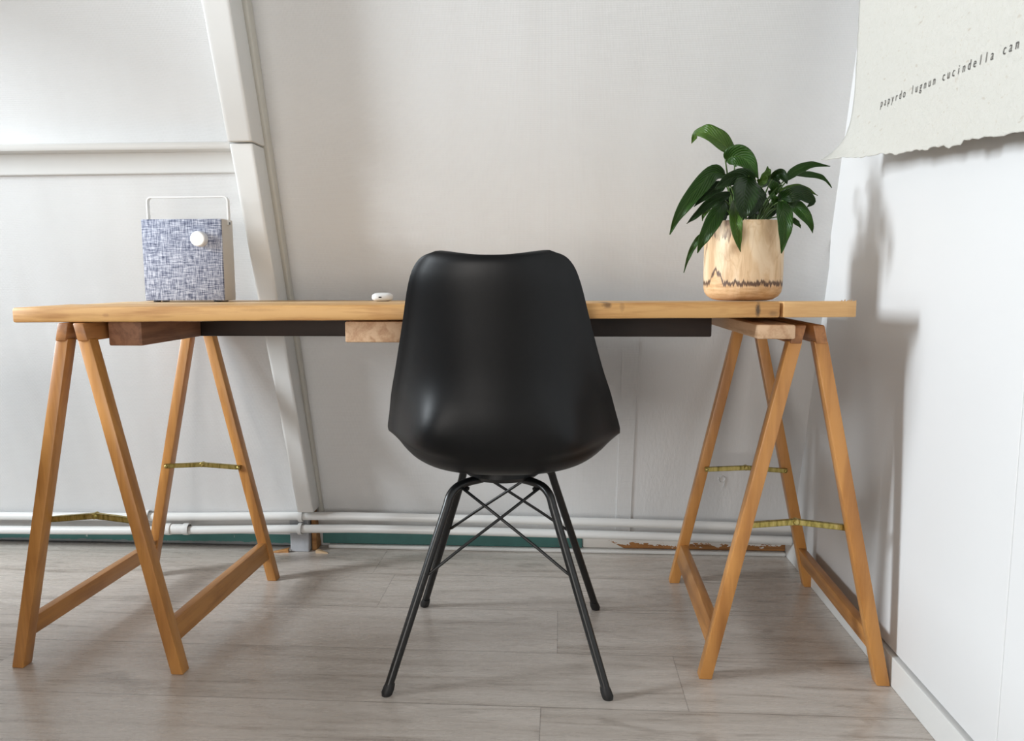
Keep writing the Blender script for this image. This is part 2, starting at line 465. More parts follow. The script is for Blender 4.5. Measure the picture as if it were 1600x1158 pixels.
# seam of the wallpaper above the plywood and the raised mark under the paint
bm = bmesh.new(); prism_x(bm, [(wy(0.03, 0.0022), 0.03), (wy(0.62, 0.0022), 0.62), (wy(0.62, 0), 0.62), (wy(0.03, 0), 0.03)], 0.16, 0.2015)
struct('trim_9', bm, M['wallpaper_left'])
pts = [(0.4432 + 0.0085 * math.cos(a), wy(0.232 + 0.0095 * math.sin(a), 0.0012), 0.232 + 0.0095 * math.sin(a)) for a in [math.radians(150 + 330 * i / 20) for i in range(21)]]
pts = pts[::1]
tail = [(0.4525, wy(z, 0.0012), z) for z in (0.238, 0.228, 0.216, 0.208)]
tail = [(0.4522 - 0.12 * max(0, 0.228 - z), y, z) for (x, y, z) in tail]
bm = bmesh.new(); tube(bm, pts, 0.0011, 6); tube(bm, tail, 0.0011, 6)
struct('trim_10', bm, M['wallpaper_left'], smooth=True)
# ---- wood for the furniture
M['pine'] = wood('desk pine', (204, 158, 98), (158, 106, 54), 'X', 22, 0.5, knots=0.55, speck=0.3)
M['pine_pale'] = wood('desk pine pale', (212, 172, 120), (184, 138, 84), 'X', 26, 0.5)
M['pine_top'] = wood('desk pine top', (218, 182, 132), (188, 144, 90), 'X', 20, 0.42, knots=0.35)
M['pine_old'] = wood('desk pine rear', (200, 164, 118), (160, 118, 76), 'X', 20, 0.5, knots=0.3)
M['batten'] = wood('batten wood', (206, 172, 138), (160, 116, 82), 'Y', 30, 0.6)
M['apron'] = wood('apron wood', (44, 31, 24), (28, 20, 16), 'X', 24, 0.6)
M['leg'] = wood('trestle beech', (190, 134, 72), (148, 96, 46), 'Z', 20, 0.36, speck=0.2)
M['rail'] = wood('trestle rail', (170, 116, 68), (120, 76, 42), 'Y', 24, 0.42)
M['stretcher'] = wood('trestle stretcher', (184, 130, 72), (136, 88, 44), 'Y', 22, 0.38)
k = NT('yellow zinc steel')
c = k.ramp(k.noise(k.coords((4, 1, 1), rand=True), 40, 4, 0.6), [(0.3, (120, 108, 56)), (0.5, (176, 160, 92)), (0.7, (196, 178, 120))])
M['brass'] = k.fin(c, 0.35, 0.9)

def knotty(name, spots):
    """the front board: the same pine with its own knots and one dark stain"""
    m = wood(name, (204, 158, 98), (156, 104, 52), 'X', 22, 0.5, knots=0.3, speck=0.3)
    k = NT.__new__(NT); k.m = m; k.t = m.node_tree; k.b = m.node_tree.nodes['Principled BSDF']
    base = k.b.inputs['Base Color'].links[0].from_socket
    v = k.coords()
    X, Y, Z = k.xyz(v)
    wob = k.math('MULTIPLY', k.math('SUBTRACT', k.noise(v, 130, 4, 0.7), 0.5), 0.9)
    for (x, z, rx, rz, dark, colr) in spots:
        dx = k.math('DIVIDE', k.math('SUBTRACT', X, x), rx); dz = k.math('DIVIDE', k.math('SUBTRACT', Z, z), rz)
        d = k.math('ADD', k.math('SQRT', k.math('ADD', k.math('MULTIPLY', dx, dx), k.math('MULTIPLY', dz, dz))), wob)
        base = k.mix(k.math('MULTIPLY', k.ramp(d, [(0.35, 1.0), (1.0, 0.0)]), dark), base, colr)
    k.l(base, k.b.inputs['Base Color'])
    return m
M['pine_front'] = knotty('desk pine front', [(0.345, 0.731, 0.011, 0.008, 0.75, (84, 56, 34)), (0.372, 0.728, 0.006, 0.012, 0.35, (110, 74, 40)),
    (0.613, 0.722, 0.006, 0.016, 0.85, (44, 34, 28)), (0.640, 0.715, 0.010, 0.006, 0.4, (70, 52, 36)), (-0.595, 0.712, 0.008, 0.004, 0.5, (150, 100, 60)), (-0.30, 0.722, 0.05, 0.004, 0.25, (140, 94, 48))])

# ---- desk: planks on battens, very slightly twisted
def top_z(x, y):
    fx = (x + 1.04) / 1.564; fy = (y - 1.40) / 0.46
    return (0.7265 + 0.0107 * fx) * (1 - fy) + (0.7275 - 0.0040 * fx) * fy

desk = empty('desk', (-0.26, 1.63, 0.0))
tag(desk, 'long plank desk of pale pine boards laid across two wooden trestles', 'desk')
def plank(name, x0, x1, y0, y1, thick, mat, edge=0.003, nx=24, ragged=0.0, seed=0):
    bm = bmesh.new()
    box(bm, x0, x1, y0, y1, -thick, 0.0)
    bevel(bm, edge, 2)
    bmesh.ops.bisect_plane
    cut = [x0 + (x1 - x0) * i / nx for i in range(1, nx)]
    for cx in cut:
        bmesh.ops.bisect_plane(bm, geom=bm.verts[:] + bm.edges[:] + bm.faces[:], plane_co=(cx, 0, 0), plane_no=(1, 0, 0))
    for v in bm.verts:
        x, y = v.co.x, v.co.y
        if ragged:
            v.co.y += mnoise.noise(Vector((x * 23 + seed, y * 5, v.co.z * 40))) * ragged
            v.co.z += mnoise.noise(Vector((x * 17 + seed, y * 3, 3))) * ragged * 0.5
        v.co.z += top_z(x, y)
        v.co.x -= desk.location.x; v.co.y -= desk.location.y
    return obj(name, bm, mat, desk, smooth=0.5)
plank('plank', -1.040, 0.3925, 1.400, 1.578, 0.0285, M['pine_front'], 0.004, ragged=0.0016)
plank('plank', -1.010, 0.3925, 1.5795, 1.745, 0.0285, M['pine_top'], 0.002, ragged=0.0008, seed=5)
plank('plank', -0.985, 0.3925, 1.7465, 1.860, 0.0285, M['pine_old'], 0.002, ragged=0.0008, seed=9)
o = plank('end_board', 0.3975, 0.524, 1.398, 1.860, 0.0285, M['pine_pale'], 0.002, 6, ragged=0.0008, seed=3)
o['label'] = 'paler short board closing the right end'
# splinters on the sawn corner
bm = bmesh.new()
for i in range(9):
    x = 0.500 + 0.0028 * i; y = 1.399 + random.Random(i).uniform(0, .01); z = 0.7365
    h = random.Random(i + 50).uniform(.001, .0032)
    hexa(bm, [(x, y, z), (x + .0022, y, z), (x + .0022, y + .003, z), (x, y + .003, z)],
         [(x + .001, y, z + h), (x + .0022, y, z + h), (x + .0022, y + .002, z + h * .6), (x + .001, y + .002, z + h * .6)])
bmesh.ops.translate(bm, verts=bm.verts[:], vec=(-desk.location.x, -desk.location.y, 0))
obj('splinters', bm, M['splinter'], o)
def under(name, x0, x1, y0, y1, z0, z1, mat, bev=0.003):
    bm = bmesh.new(); box(bm, x0, x1, y0, y1, z0, z1); bevel(bm, bev, 2)
    bmesh.ops.translate(bm, verts=bm.verts[:], vec=(-desk.location.x, -desk.location.y, 0))
    return obj(name, bm, mat, desk, smooth=0.5)
M['batten_dark'] = wood('batten reddish', (150, 106, 78), (100, 66, 46), 'Y', 30, 0.6)
under('batten', -0.883, -0.815, 1.450, 1.700, 0.650, 0.6975, M['batten_dark'])
under('batten', -0.405, -0.292, 1.425, 1.700, 0.6595, 0.699, M['batten'])
under('batten', 0.354, 0.4215, 1.402, 1.855, 0.6690, 0.6945, M['batten'])
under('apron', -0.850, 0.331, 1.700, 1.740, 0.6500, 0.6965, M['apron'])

# ---- trestles
def trestle(label, loc, rz, ztop):
    root = empty('trestle', loc, rz)
    tag(root, label, 'trestle', 'folding wooden trestles under the desk')
    zl = ztop - 0.030
    L = 0.485
    def cx(z): return 0.168 - 0.146 * z / 0.665
    for s in (-1, 1):
        for y0 in (-0.008, L - 0.017):
            bm = bmesh.new()
            hw, d = 0.0125, 0.027
            hexa(bm, [(s * cx(0) - hw, y0, 0), (s * cx(0) + hw, y0, 0), (s * cx(0) + hw, y0 + d, 0), (s * cx(0) - hw, y0 + d, 0)],
                 [(s * cx(zl) - hw, y0, zl), (s * cx(zl) + hw, y0, zl), (s * cx(zl) + hw, y0 + d, zl), (s * cx(zl) - hw, y0 + d, zl)])
            bevel(bm, 0.0022, 2)
            obj('leg', bm, M['leg'], root, smooth=0.5)
        bm = bmesh.new()
        hw = 0.0105
        za, zb = zl - 0.004, ztop
        xa, xb = s * cx(za), s * max(cx(zb), 0.0125)
        hexa(bm, [(xa - hw, -0.012, za), (xa + hw, -0.012, za), (xa + hw, L + 0.014, za), (xa - hw, L + 0.014, za)],
             [(xb - hw, -0.012, zb), (xb + hw, -0.012, zb), (xb + hw, L + 0.014, zb), (xb - hw, L + 0.014, zb)])
        bevel(bm, 0.0025, 2)
        obj('top_rail', bm, M['rail'], root, smooth=0.5)
        bm = bmesh.new()
        za, zb, hw = 0.060, 0.102, 0.0095
        xa, xb = s * cx(za), s * cx(zb)
        hexa(bm, [(xa - hw, 0.018, za), (xa + hw, 0.018, za), (xa + hw, L - 0.016, za), (xa - hw, L - 0.016, za)],
             [(xb - hw, 0.018, zb), (xb + hw, 0.018, zb), (xb + hw, L - 0.016, zb), (xb - hw, L - 0.016, zb)])
        bevel(bm, 0.002, 2)
        obj('stretcher', bm, M['stretcher'], root, smooth=0.5)
    for y, up in ((0.0235, 0.010), (L - 0.0215, 0.006)):
        zb = 0.302
        for s in (-1, 1):
            xo = s * 0.100
            bm = bmesh.new()
            # a U-channel arm from the leg to the pivot
            n = 1
            ang = math.atan2(up, 0.100)
            ln = 0.104
            for (ya, yb, h0, h1) in ((-0.0045, -0.0033, -0.0055, 0.0055), (-0.0045, 0.0035, 0.0043, 0.0055), (-0.0045, 0.0035, -0.0055, -0.0043)):
                box(bm, 0, ln, ya, yb, h0, h1)
            mt = Matrix.Translation((xo, y, zb)) @ (Matrix.Rotation(-ang, 4, 'Y') if s < 0 else (Matrix.Rotation(PI, 4, 'Z') @ Matrix.Rotation(-ang, 4, 'Y') @ Matrix.Scale(-1, 4, (0, 1, 0))))
            bmesh.ops.transform(bm, matrix=mt, verts=bm.verts[:])
            arm = obj('brace_arm', bm, M['brass'], root)
            bm = bmesh.new()
            lathe(bm, [(0, 0.003), (0.0026, 0.0026), (0.0042, 0.0012), (0.0046, 0)], 14, Matrix.Translation((xo - s * 0.004, y - 0.0046, zb + 0.0002)) @ Matrix.Rotation(PI / 2, 4, 'X'))
            obj('rivet', bm, M['brass'], arm, smooth=True)
        bm = bmesh.new()
        lathe(bm, [(0, 0.008), (0.004, 0.0076), (0.0062, 0.0056), (0.0066, 0.0), (0.0066, -0.006), (0, -0.006)], 16, Matrix.Translation((0, y, zb + up)) @ Matrix.Rotation(PI / 2, 4, 'X'))
        obj('brace_pivot', bm, M['brass'], root, smooth=0.6)
    return root
trestle('orange-brown wooden trestle under the left end of the desk, below the fabric speaker', (-0.92269, 1.40704, 0), -0.02357, 0.6975)
trestle('orange-brown wooden trestle beside the white right wall, below the potted plant', (0.4545, 1.44091, 0), -0.02028, 0.6925)

# ---- chair
k = NT('black shell plastic')
v = k.coords()
k.bump(k.noise(v, 900, 2, 0.6), 0.25, 0.0004)
M['shell'] = k.fin((7, 8, 10), 0.40, spec=0.30)
M['black_metal'] = plain('black powder coat', (16, 17, 18), 0.35, var=0.1)
M['black_rubber'] = plain('black rubber', (20, 20, 21), 0.55)
chair = empty('chair', (-0.115, 1.55, 0), 0.0)
tag(chair, 'black moulded plastic shell chair on splayed black metal legs, back to the viewer', 'chair')
CX, CY = -0.115, 1.55
rows = [  # y, z of the middle; half width; edge forward; edge rise
    (1.306, 0.813, 0.080, 0.016, 0.004), (1.3035, 0.809, 0.112, 0.026, 0.010), (1.303, 0.797, 0.132, 0.034, 0.008), (1.307, 0.768, 0.148, 0.042, 0.002),
    (1.322, 0.70, 0.166, 0.062, 0.0), (1.338, 0.62, 0.188, 0.090, 0.0), (1.345, 0.565, 0.206, 0.125, 0.0),
    (1.350, 0.515, 0.222, 0.170, -0.008), (1.364, 0.466, 0.231, 0.180, 0.010), (1.396, 0.428, 0.233, 0.175, 0.040), (1.455, 0.409, 0.232, 0.150, 0.056),
    (1.550, 0.404, 0.229, 0.115, 0.058), (1.640, 0.410, 0.222, 0.085, 0.050), (1.715, 0.420, 0.208, 0.050, 0.032),
    (1.765, 0.418, 0.182, 0.020, 0.010), (1.785, 0.402, 0.150, 0.0, 0.0)]
NU, NV = 56, 44
R3 = catmull([(r[0], r[1], r[2]) for r in rows], NU)
R2 = catmull([(r[3], r[4], 0) for r in rows], NU)
bm = bmesh.new()
grid = []
for i in range(NU + 1):
    y, z, hw = R3[i]; dy, dz, _ = R2[i]
    row = []
    for j in range(NV + 1):
        v = -1 + 2 * j / NV
        a = abs(v)
        lip = max(0.0, (a - 0.93) / 0.07)
        x = math.copysign(hw * (a * 0.968 + 0.034 * lip), v) if v else 0.0
        row.append(bm.verts.new((x + CX - chair.location.x, y + dy * a ** 2.3 - 0.036 * math.exp(-((z - 0.492) / 0.062) ** 2) * math.exp(-((a - 0.62) / 0.24) ** 2) * (1.0 if i < NU * 0.55 else 0.0) - chair.location.y, z + dz * a ** (2.6 + 2.6 * min(1, max(0, i / NU - 0.42) * 6)))))
    grid.append(row)
for i in range(NU):
    for j in range(NV):
        bm.faces.new((grid[i][j], grid[i][j + 1], grid[i + 1][j + 1], grid[i + 1][j]))
shell = obj('seat_shell', bm, M['shell'], chair, smooth=True)
sm = shell.modifiers.new('thick', 'SOLIDIFY'); sm.thickness = 0.009; sm.offset = 1.0
bv = shell.modifiers.new('round', 'BEVEL'); bv.width = 0.0025; bv.segments = 3; bv.limit_method = 'ANGLE'; bv.angle_limit = 0.9
bm = bmesh.new()
lathe(bm, [(0, 0.405), (0.070, 0.405), (0.078, 0.398), (0.078, 0.388), (0.066, 0.378), (0.0, 0.373)], 40, Matrix.Translation((CX - chair.location.x, 1.535 - chair.location.y, 0)))
obj('mounting_plate', bm, M['shell'], chair, smooth=0.6)
feet = {'nl': (-0.3231, 1.3462), 'nr': (0.0925, 1.3564), 'fl': (-0.3213, 1.742), 'fr': (0.0878, 1.7466)}
bend = {'nl': (-0.2165, 1.4300, 0.343), 'nr': (-0.0120, 1.4360, 0.343), 'fl': (-0.2120, 1.625, 0.343), 'fr': (-0.0120, 1.628, 0.343)}
inner = {'nl': (-0.155, 1.500, 0.3790), 'nr': (-0.075, 1.502, 0.3790), 'fl': (-0.155, 1.565, 0.3790), 'fr': (-0.075, 1.565, 0.3790)}
lo = chair.location
def legpt(n, z):
    f = Vector((*feet[n], 0)); b = Vector(bend[n])
    return f + (b - f) * (z / b.z)
for n in feet:
    f = Vector((*feet[n], 0.004)); b = Vector(bend[n]); i_ = Vector(inner[n])
    k1 = b + Vector(((i_.x - b.x) * 0.10, (i_.y - b.y) * 0.10, 0.020))
    k2 = b + Vector(((i_.x - b.x) * 0.30, (i_.y - b.y) * 0.30, 0.0325))
    k3 = b + Vector(((i_.x - b.x) * 0.60, (i_.y - b.y) * 0.60, 0.0365))
    pts = [f + (b - f) * t for t in (0, .25, .5, .75, .92)] + catmull([b, k1, k2, k3, i_], 16)
    bm = bmesh.new(); tube(bm, [p - lo for p in pts], 0.0083, 14)
    lg = obj('leg', bm, M['black_metal'], chair, smooth=0.9)
    d = (b - f).normalized()
    bm = bmesh.new(); p0 = Vector((*feet[n], 0.0)) 
    tube(bm, [Vector((p0.x, p0.y, 0.0)) - lo, Vector((p0.x, p0.y, 0.003)) - lo, p0 + d * 0.014 - lo, p0 + d * 0.024 - lo], [0.0092, 0.0104, 0.0104, 0.0088], 14)
    obj('foot_cap', bm, M['black_rubber'], lg, smooth=0.9)
for a, b in (('nl', 'nr'), ('nr', 'nl'), ('fl', 'fr'), ('fr', 'fl')):
    A = Vector(bend[a]) + (Vector(inner[a]) - Vector(bend[a])) * 0.34 + Vector((0, 0, 0.022))
    B = legpt(b, 0.214)
    dirn = (B - A)
    pts = [A, A + dirn * 0.3, A + dirn * 0.7, A + dirn * 0.94 + Vector((0, 0, -0.002)), B]
    off = 0.003 if a in ('nl', 'fl') else -0.003
    bm = bmesh.new(); tube(bm, [p - lo + Vector((0, off * (1 if 0 < q < 4 else 0), 0)) for q, p in enumerate(pts)], 0.0031, 8)
    obj('cross_brace', bm, M['black_metal'], chair, smooth=True)
for n in ('nl', 'nr'):
    p = Vector(bend[n]) + (Vector(inner[n]) - Vector(bend[n])) * 0.55
    bm = bmesh.new(); lathe(bm, [(0, 0.364), (0.0055, 0.364), (0.0065, 0.369), (0.0035, 0.371), (0.0035, 0.382), (0, 0.382)], 14, Matrix.Translation((p.x - lo.x, p.y - lo.y, 0)))
    obj('bolt', bm, M['black_metal'], chair, smooth=0.6)
# ---- speaker
k = NT('grey woven speaker cloth')
v = k.coords()
n1 = k.noise(k.coords((420, 1, 36)), 1, 3, 0.7)
n2 = k.noise(k.coords((36, 1, 420)), 1, 3, 0.7)
f = k.math('MULTIPLY', k.math('ADD', n1, n2), 0.5)
c = k.ramp(f, [(0.40, (66, 72, 96)), (0.48, (128, 134, 154)), (0.56, (186, 190, 204)), (0.64, (214, 217, 226))])
k.bump(f, 0.5, 0.0008)
M['cloth'] = k.fin(c, 0.85)
M['grey_shell'] = plain('warm grey plastic', (196, 189, 180), 0.5, var=0.03)
M['white_plastic'] = plain('white plastic', (224, 224, 224), 0.35, var=0.01)
M['black_hole'] = plain('black recess', (14, 14, 14), 0.6)
SX0, SX1, SY0, SY1, SZ0, SZ1 = -0.9425, -0.757, 1.700, 1.762, 0.7305, 0.9135
spk = empty('speaker', ((SX0 + SX1) / 2, (SY0 + SY1) / 2, 0.7275), 0.0)
tag(spk, 'square grey fabric fronted portable speaker with white knob and carrying handle', 'speaker')
def at(bm, root): bmesh.ops.translate(bm, verts=bm.verts[:], vec=(-root.location.x, -root.location.y, -root.location.z))
bm = bmesh.new(); box(bm, SX0, SX1, SY0 + 0.004, SY1, SZ0, SZ1); bevel(bm, 0.002, 2); at(bm, spk); obj('casing', bm, M['grey_shell'], spk, smooth=0.5)
bm = bmesh.new(); box(bm, SX0 + .0004, SX1 - .0004, SY0, SY0 + 0.006, SZ0 + .0004, SZ1 - .0004); bevel(bm, 0.002, 2); at(bm, spk); obj('grille', bm, M['cloth'], spk, smooth=0.5)
kx, kz, ky = -0.8055, 0.8685, 1.700
bm = bmesh.new(); lathe(bm, [(0, 0.017), (0.0150, 0.017), (0.0168, 0.0155), (0.0172, 0.0), (0, 0.0)], 40, Matrix.Translation((kx, ky, kz)) @ Matrix.Rotation(PI / 2, 4, 'X')); at(bm, spk)
obj('knob', bm, M['white_plastic'], spk, smooth=0.5)
# handle: a flat strap bent into a U
hy = 1.738
hz = 0.965
xa, xb = SX0 - 0.0016, SX1 + 0.0016
path = [(xa, SZ1 - 0.012)]
r = 0.010
path += [(xa, hz - r)] + [(xa + r - r * math.cos(t), hz - r + r * math.sin(t)) for t in (0.4, 0.8, 1.2)] + [(xa + r, hz), (xb - r, hz)] + [(xb - r + r * math.sin(t), hz - r + r * math.cos(t)) for t in (0.4, 0.8, 1.2)] + [(xb, hz - r), (xb, SZ1 - 0.012)]
bm = bmesh.new()
th, hw = 0.0016, 0.0055
n = len(path)
R_ = []
for i, (x, z) in enumerate(path):
    a = Vector(path[max(i - 1, 0)]); b = Vector(path[min(i + 1, n - 1)])
    d = (b - a).normalized(); nn = Vector((-d.y, d.x))
    R_.append([bm.verts.new((x + nn.x * s * th, hy + q * hw, z + nn.y * s * th)) for s, q in ((-1, -1), (1, -1), (1, 1), (-1, 1))])
for a, b in zip(R_, R_[1:]):
    for q in range(4): bm.faces.new((a[q], a[(q + 1) % 4], b[(q + 1) % 4], b[q]))
bm.faces.new(R_[0]); bm.faces.new(R_[-1][::-1])
at(bm, spk); obj('handle', bm, M['white_plastic'], spk, smooth=0.6)
bm = bmesh.new(); box(bm, SX1 + .0018, SX1 + .0040, hy - .0022, hy + .0022, SZ1 - .0112, SZ1 - .0055); at(bm, spk); obj('pivot', bm, M['black_hole'], spk)
for x in (SX0 + 0.022, SX1 - 0.022):
    for y in (SY0 + 0.012, SY1 - 0.012):
        bm = bmesh.new(); lathe(bm, [(0, top_z(x, y) + 0.0007), (0.008, top_z(x, y) + 0.0007), (0.008, SZ0 + 0.0005), (0, SZ0 + 0.0005)], 20, Matrix.Translation((x, y, 0))); at(bm, spk)
        obj('foot', bm, M['black_rubber'], spk)

# ---- earphone case
cz = top_z(-0.407, 1.75)
pod = empty('earphone_case', (-0.407, 1.750, cz), math.radians(8))
tag(pod, 'small white pill shaped earphone case lying on the desk left of the chair', 'case')
bm = bmesh.new()
bmesh.ops.create_uvsphere(bm, u_segments=40, v_segments=24, radius=1.0)
def sq(v, e): return math.copysign(abs(v) ** e, v)
for v in bm.verts:
    x, y, z = v.co
    zz = z
    rr = math.sqrt(max(0, 1 - zz * zz))
    a = math.atan2(y, x)
    v.co = Vector((sq(math.cos(a), 0.62) * rr ** 0.55 * 0.0240, sq(math.sin(a), 0.62) * rr ** 0.55 * 0.0225, sq(zz, 0.8) * 0.0098 + 0.0098))
obj('case_body', bm, M['white_plastic'], pod, smooth=True)
bm = bmesh.new(); box(bm, -0.0070, -0.0002, -0.0232, -0.0205, 0.0086, 0.0112); bevel(bm, 0.0009, 3); obj('charging_port', bm, M['black_hole'], pod)
bm = bmesh.new(); lathe(bm, [(0.0004, 0.0), (0.0021, 0.0), (0.0021, 0.0006), (0.0004, 0.0006)], 12, Matrix.Translation((0.012, -0.002, 0.0193))); obj('button', bm, M['white_plastic'], pod)

# ---- potted plant
PXc, PYc = 0.3752, 1.620
pz = top_z(PXc, PYc) + 0.0022
pot_plant = empty('potted_plant', (PXc, PYc, pz))
tag(pot_plant, 'leafy green houseplant in a pale wooden pot on the right of the desk', 'plant')
k = NT('turned teak pot')
v = k.coords()
X, Y, Z = k.xyz(v)
ang = k.math('ARCTAN2', X, k.math('MULTIPLY', Y, -1.0))
cv = k.n('CombineXYZ'); k.l(ang, cv.inputs[0])
jag = k.noise(cv.outputs[0], 6.0, 7, 0.82)
ctr = k.math('ADD', k.math('MULTIPLY', jag, 0.060), 0.0045)
big = k.math('MULTIPLY', k.ramp(k.math('ABSOLUTE', k.math('ADD', ang, 0.95)), [(0.0, 1.0), (0.12, 0.62), (0.24, 0.0)]), 0.030)
ctr = k.math('ADD', ctr, big)
wob = k.noise(k.coords((1, 1, 0.22)), 36, 4, 0.6, 1.0)
lw = k.math('MULTIPLY', k.ramp(k.noise(cv.outputs[0], 11, 3, 0.6), [(0.35, 0.30), (0.62, 1.0)]), 0.0080)
line = k.math('SUBTRACT', 1.0, k.math('DIVIDE', k.math('ABSOLUTE', k.math('SUBTRACT', Z, ctr)), lw), clamp=True)
line = k.ramp(line, [(0.0, 0.0), (0.4, 1.0)])
grain = k.ramp(wob, [(0.38, (196, 162, 124)), (0.5, (216, 186, 148)), (0.64, (226, 202, 170))])
vein = k.ramp(k.math('ABSOLUTE', k.math('SUBTRACT', k.noise(k.coords((1, 1, 0.5)), 17, 3, 0.5, 0.8), 0.5)), [(0.0, 1.0), (0.018, 0.0)])
c = k.mix(k.math('MULTIPLY', vein, 0.28), grain, (170, 126, 80))
below = k.math('LESS_THAN', Z, ctr)
low = k.ramp(k.noise(k.coords((1, 1, 6)), 26, 4, 0.6), [(0.35, (188, 142, 92)), (0.65, (226, 190, 146))])
c = k.mix(k.math('MULTIPLY', below, 0.7), c, low)
c = k.mix(k.math('MULTIPLY', line, 0.9), c, (66, 40, 34))
tz = k.math('SUBTRACT', Z, k.math('ADD', k.math('MULTIPLY', k.noise(cv.outputs[0], 9.0, 4, 0.7), 0.10), 0.075))
tm = k.math('MULTIPLY', k.ramp(k.math('ABSOLUTE', k.math('ADD', ang, 0.80)), [(0.0, 1.0), (0.28, 1.0), (0.33, 0.0)]), k.math('GREATER_THAN', tz, 0.0))
c = k.mix(k.math('MULTIPLY', tm, k.ramp(k.noise(k.coords((1, 1, 0.3)), 60, 4, 0.6), [(0.4, 0.15), (0.6, 0.85)])), c, (78, 50, 38))
M['pot'] = k.fin(c, 0.5)
bm = bmesh.new()
H = 0.1585
lathe(bm, [(0, 0), (0.050, 0), (0.060, 0.0022), (0.0705, 0.0085), (0.0762, 0.0165), (0.0782, 0.026), (0.0788, 0.06), (0.0785, H - .002), (0.0772, H), (0.0712, H), (0.0702, H - .003), (0.0702, 0.13), (0, 0.128)], 72)
obj('pot', bm, M['pot'], pot_plant, smooth=0.7)
M['soil'] = plain('potting soil', (46, 36, 28), 0.95, var=0.5, scale=120, bump=0.6)
bm = bmesh.new(); lathe(bm, [(0.0700, 0.138), (0.05, 0.143), (0.025, 0.146), (0, 0.147)], 40)
for v in bm.verts: v.co.z += mnoise.noise(v.co * 90) * 0.003
obj('soil', bm, M['soil'], pot_plant, smooth=True)

def leaf_mat(name, c_mid, c_dark, vein):
    k = NT(name)
    tc = k.n('TexCoord')
    U, V, W = k.xyz(tc.outputs['UV'])
    av = k.math('ABSOLUTE', k.math('SUBTRACT', V, 0.5))
    st = k.math('SINE', k.math('MULTIPLY', k.math('SUBTRACT', U, k.math('MULTIPLY', av, 0.75)), 70.0))
    st2 = k.math('MULTIPLY', k.math('ADD', st, 1.0), 0.5)
    mid = k.ramp(av, [(0.0, 1.0), (0.035, 0.0)])
    nz = k.noise(k.coords(kind='UV', scale=(3, 8, 1)), 4, 3)
    c = k.mix(nz, c_dark, c_mid)
    c = k.mix(k.math('MULTIPLY', st2, 0.22), c, vein)
    c = k.mix(k.math('MULTIPLY', mid, 0.45), c, vein)
    k.bump(k.math('ADD', k.math('MULTIPLY', st, 0.5), k.math('MULTIPLY', mid, -1.2)), 0.45, 0.0012)
    k.b.inputs['Transmission Weight'].default_value = 0.0
    return k.fin(c, 0.36, spec=0.28)
LM = [leaf_mat('leaf deep green', (28, 52, 16), (15, 32, 10), (46, 72, 28)),
      leaf_mat('leaf mid green', (40, 74, 20), (24, 50, 14), (74, 106, 42)),
      leaf_mat('leaf fresh green', (66, 96, 28), (42, 72, 22), (104, 128, 58))]
M['stem'] = plain('green leaf stem', (72, 100, 40), 0.45, var=0.2)

def make_leaf(ctrl, width, roll, fold, tone, idx):
    rnd = random.Random(idx * 7 + 1)
    N, MV = 22, 8
    C = catmull([Vector((p[0], p[1], p[2])) for p in ctrl], N)
    root = Vector(pot_plant.location)
    bm = bmesh.new()
    uvl = bm.loops.layers.uv.new('UVMap')
    rowsv = []
    side_prev = None
    camd = Vector((0, -1, 0.15)).normalized()
    for i in range(N + 1):
        t = i / N
        T = (C[min(i + 1, N)] - C[max(i - 1, 0)]).normalized()
        s = T.cross(camd)
        if s.length < 0.25 and side_prev is not None: s = side_prev.copy()
        s.normalize()
        if side_prev is not None and s.dot(side_prev) < 0: s = -s
        if side_prev is not None: s = (s * 0.6 + side_prev * 0.4).normalized()
        s = (s - T * s.dot(T)).normalized()
        side_prev = s
        nrm = T.cross(s).normalized()
        if nrm.dot(camd) < 0: nrm = -nrm
        rot = Matrix.Rotation(math.radians(roll), 3, T)
        s2, n2 = rot @ s, rot @ nrm
        prof = (math.sin(PI * min(1, t * 0.98 + 0.02) ** 0.80)) ** 0.85 if 0 < t < 1 else 0.0
        prof *= (1 - 0.30 * t)
        w = max(width * 0.5 * prof * 1.12, 0.0006)
        row = []
        for j in range(MV + 1):
            v = -1 + 2 * j / MV
            rip = 0.0014 * math.sin(t * 21 + idx + v * 1.5) * abs(v) ** 2
            row.append(bm.verts.new(C[i] - root + s2 * (v * w * math.cos(fold * 2)) - n2 * (-abs(v) * w * fold * 1.6 + w * 0.12 * (1 - v * v)) + n2 * rip))
        rowsv.append(row)
    for i in range(N):
        for j in range(MV):
            f = bm.faces.new((rowsv[i][j], rowsv[i][j + 1], rowsv[i + 1][j + 1], rowsv[i + 1][j]))
            for lp, (a, b) in zip(f.loops, ((i, j), (i, j + 1), (i + 1, j + 1), (i + 1, j))):
                lp[uvl].uv = (a / N, b / MV)
    m = LM[0] if tone < 0.35 else (LM[1] if tone < 0.75 else LM[2])
    o = obj('leaf', bm, m, pot_plant, smooth=True, recalc=False)
    sd = o.modifiers.new('thick', 'SOLIDIFY'); sd.thickness = 0.0005
    # its stalk, from the soil to the leaf base
    b0 = C[0] - root
    a = math.atan2(b0.y, b0.x) + rnd.uniform(-.5, .5)
    rr = rnd.uniform(0.005, 0.028)
    g = Vector((rr * math.cos(a), rr * math.sin(a), 0.140))
    m1 = g.lerp(b0, 0.55) + Vector((0, 0, 0.012))
    bm = bmesh.new(); tube(bm, catmull([g, m1, b0, C[1] - root], 12)[:-2], 0.0015, 6)
    obj('stem', bm, M['stem'], pot_plant, smooth=True)
for i, l in enumerate(LEAVES): make_leaf(*l, i)

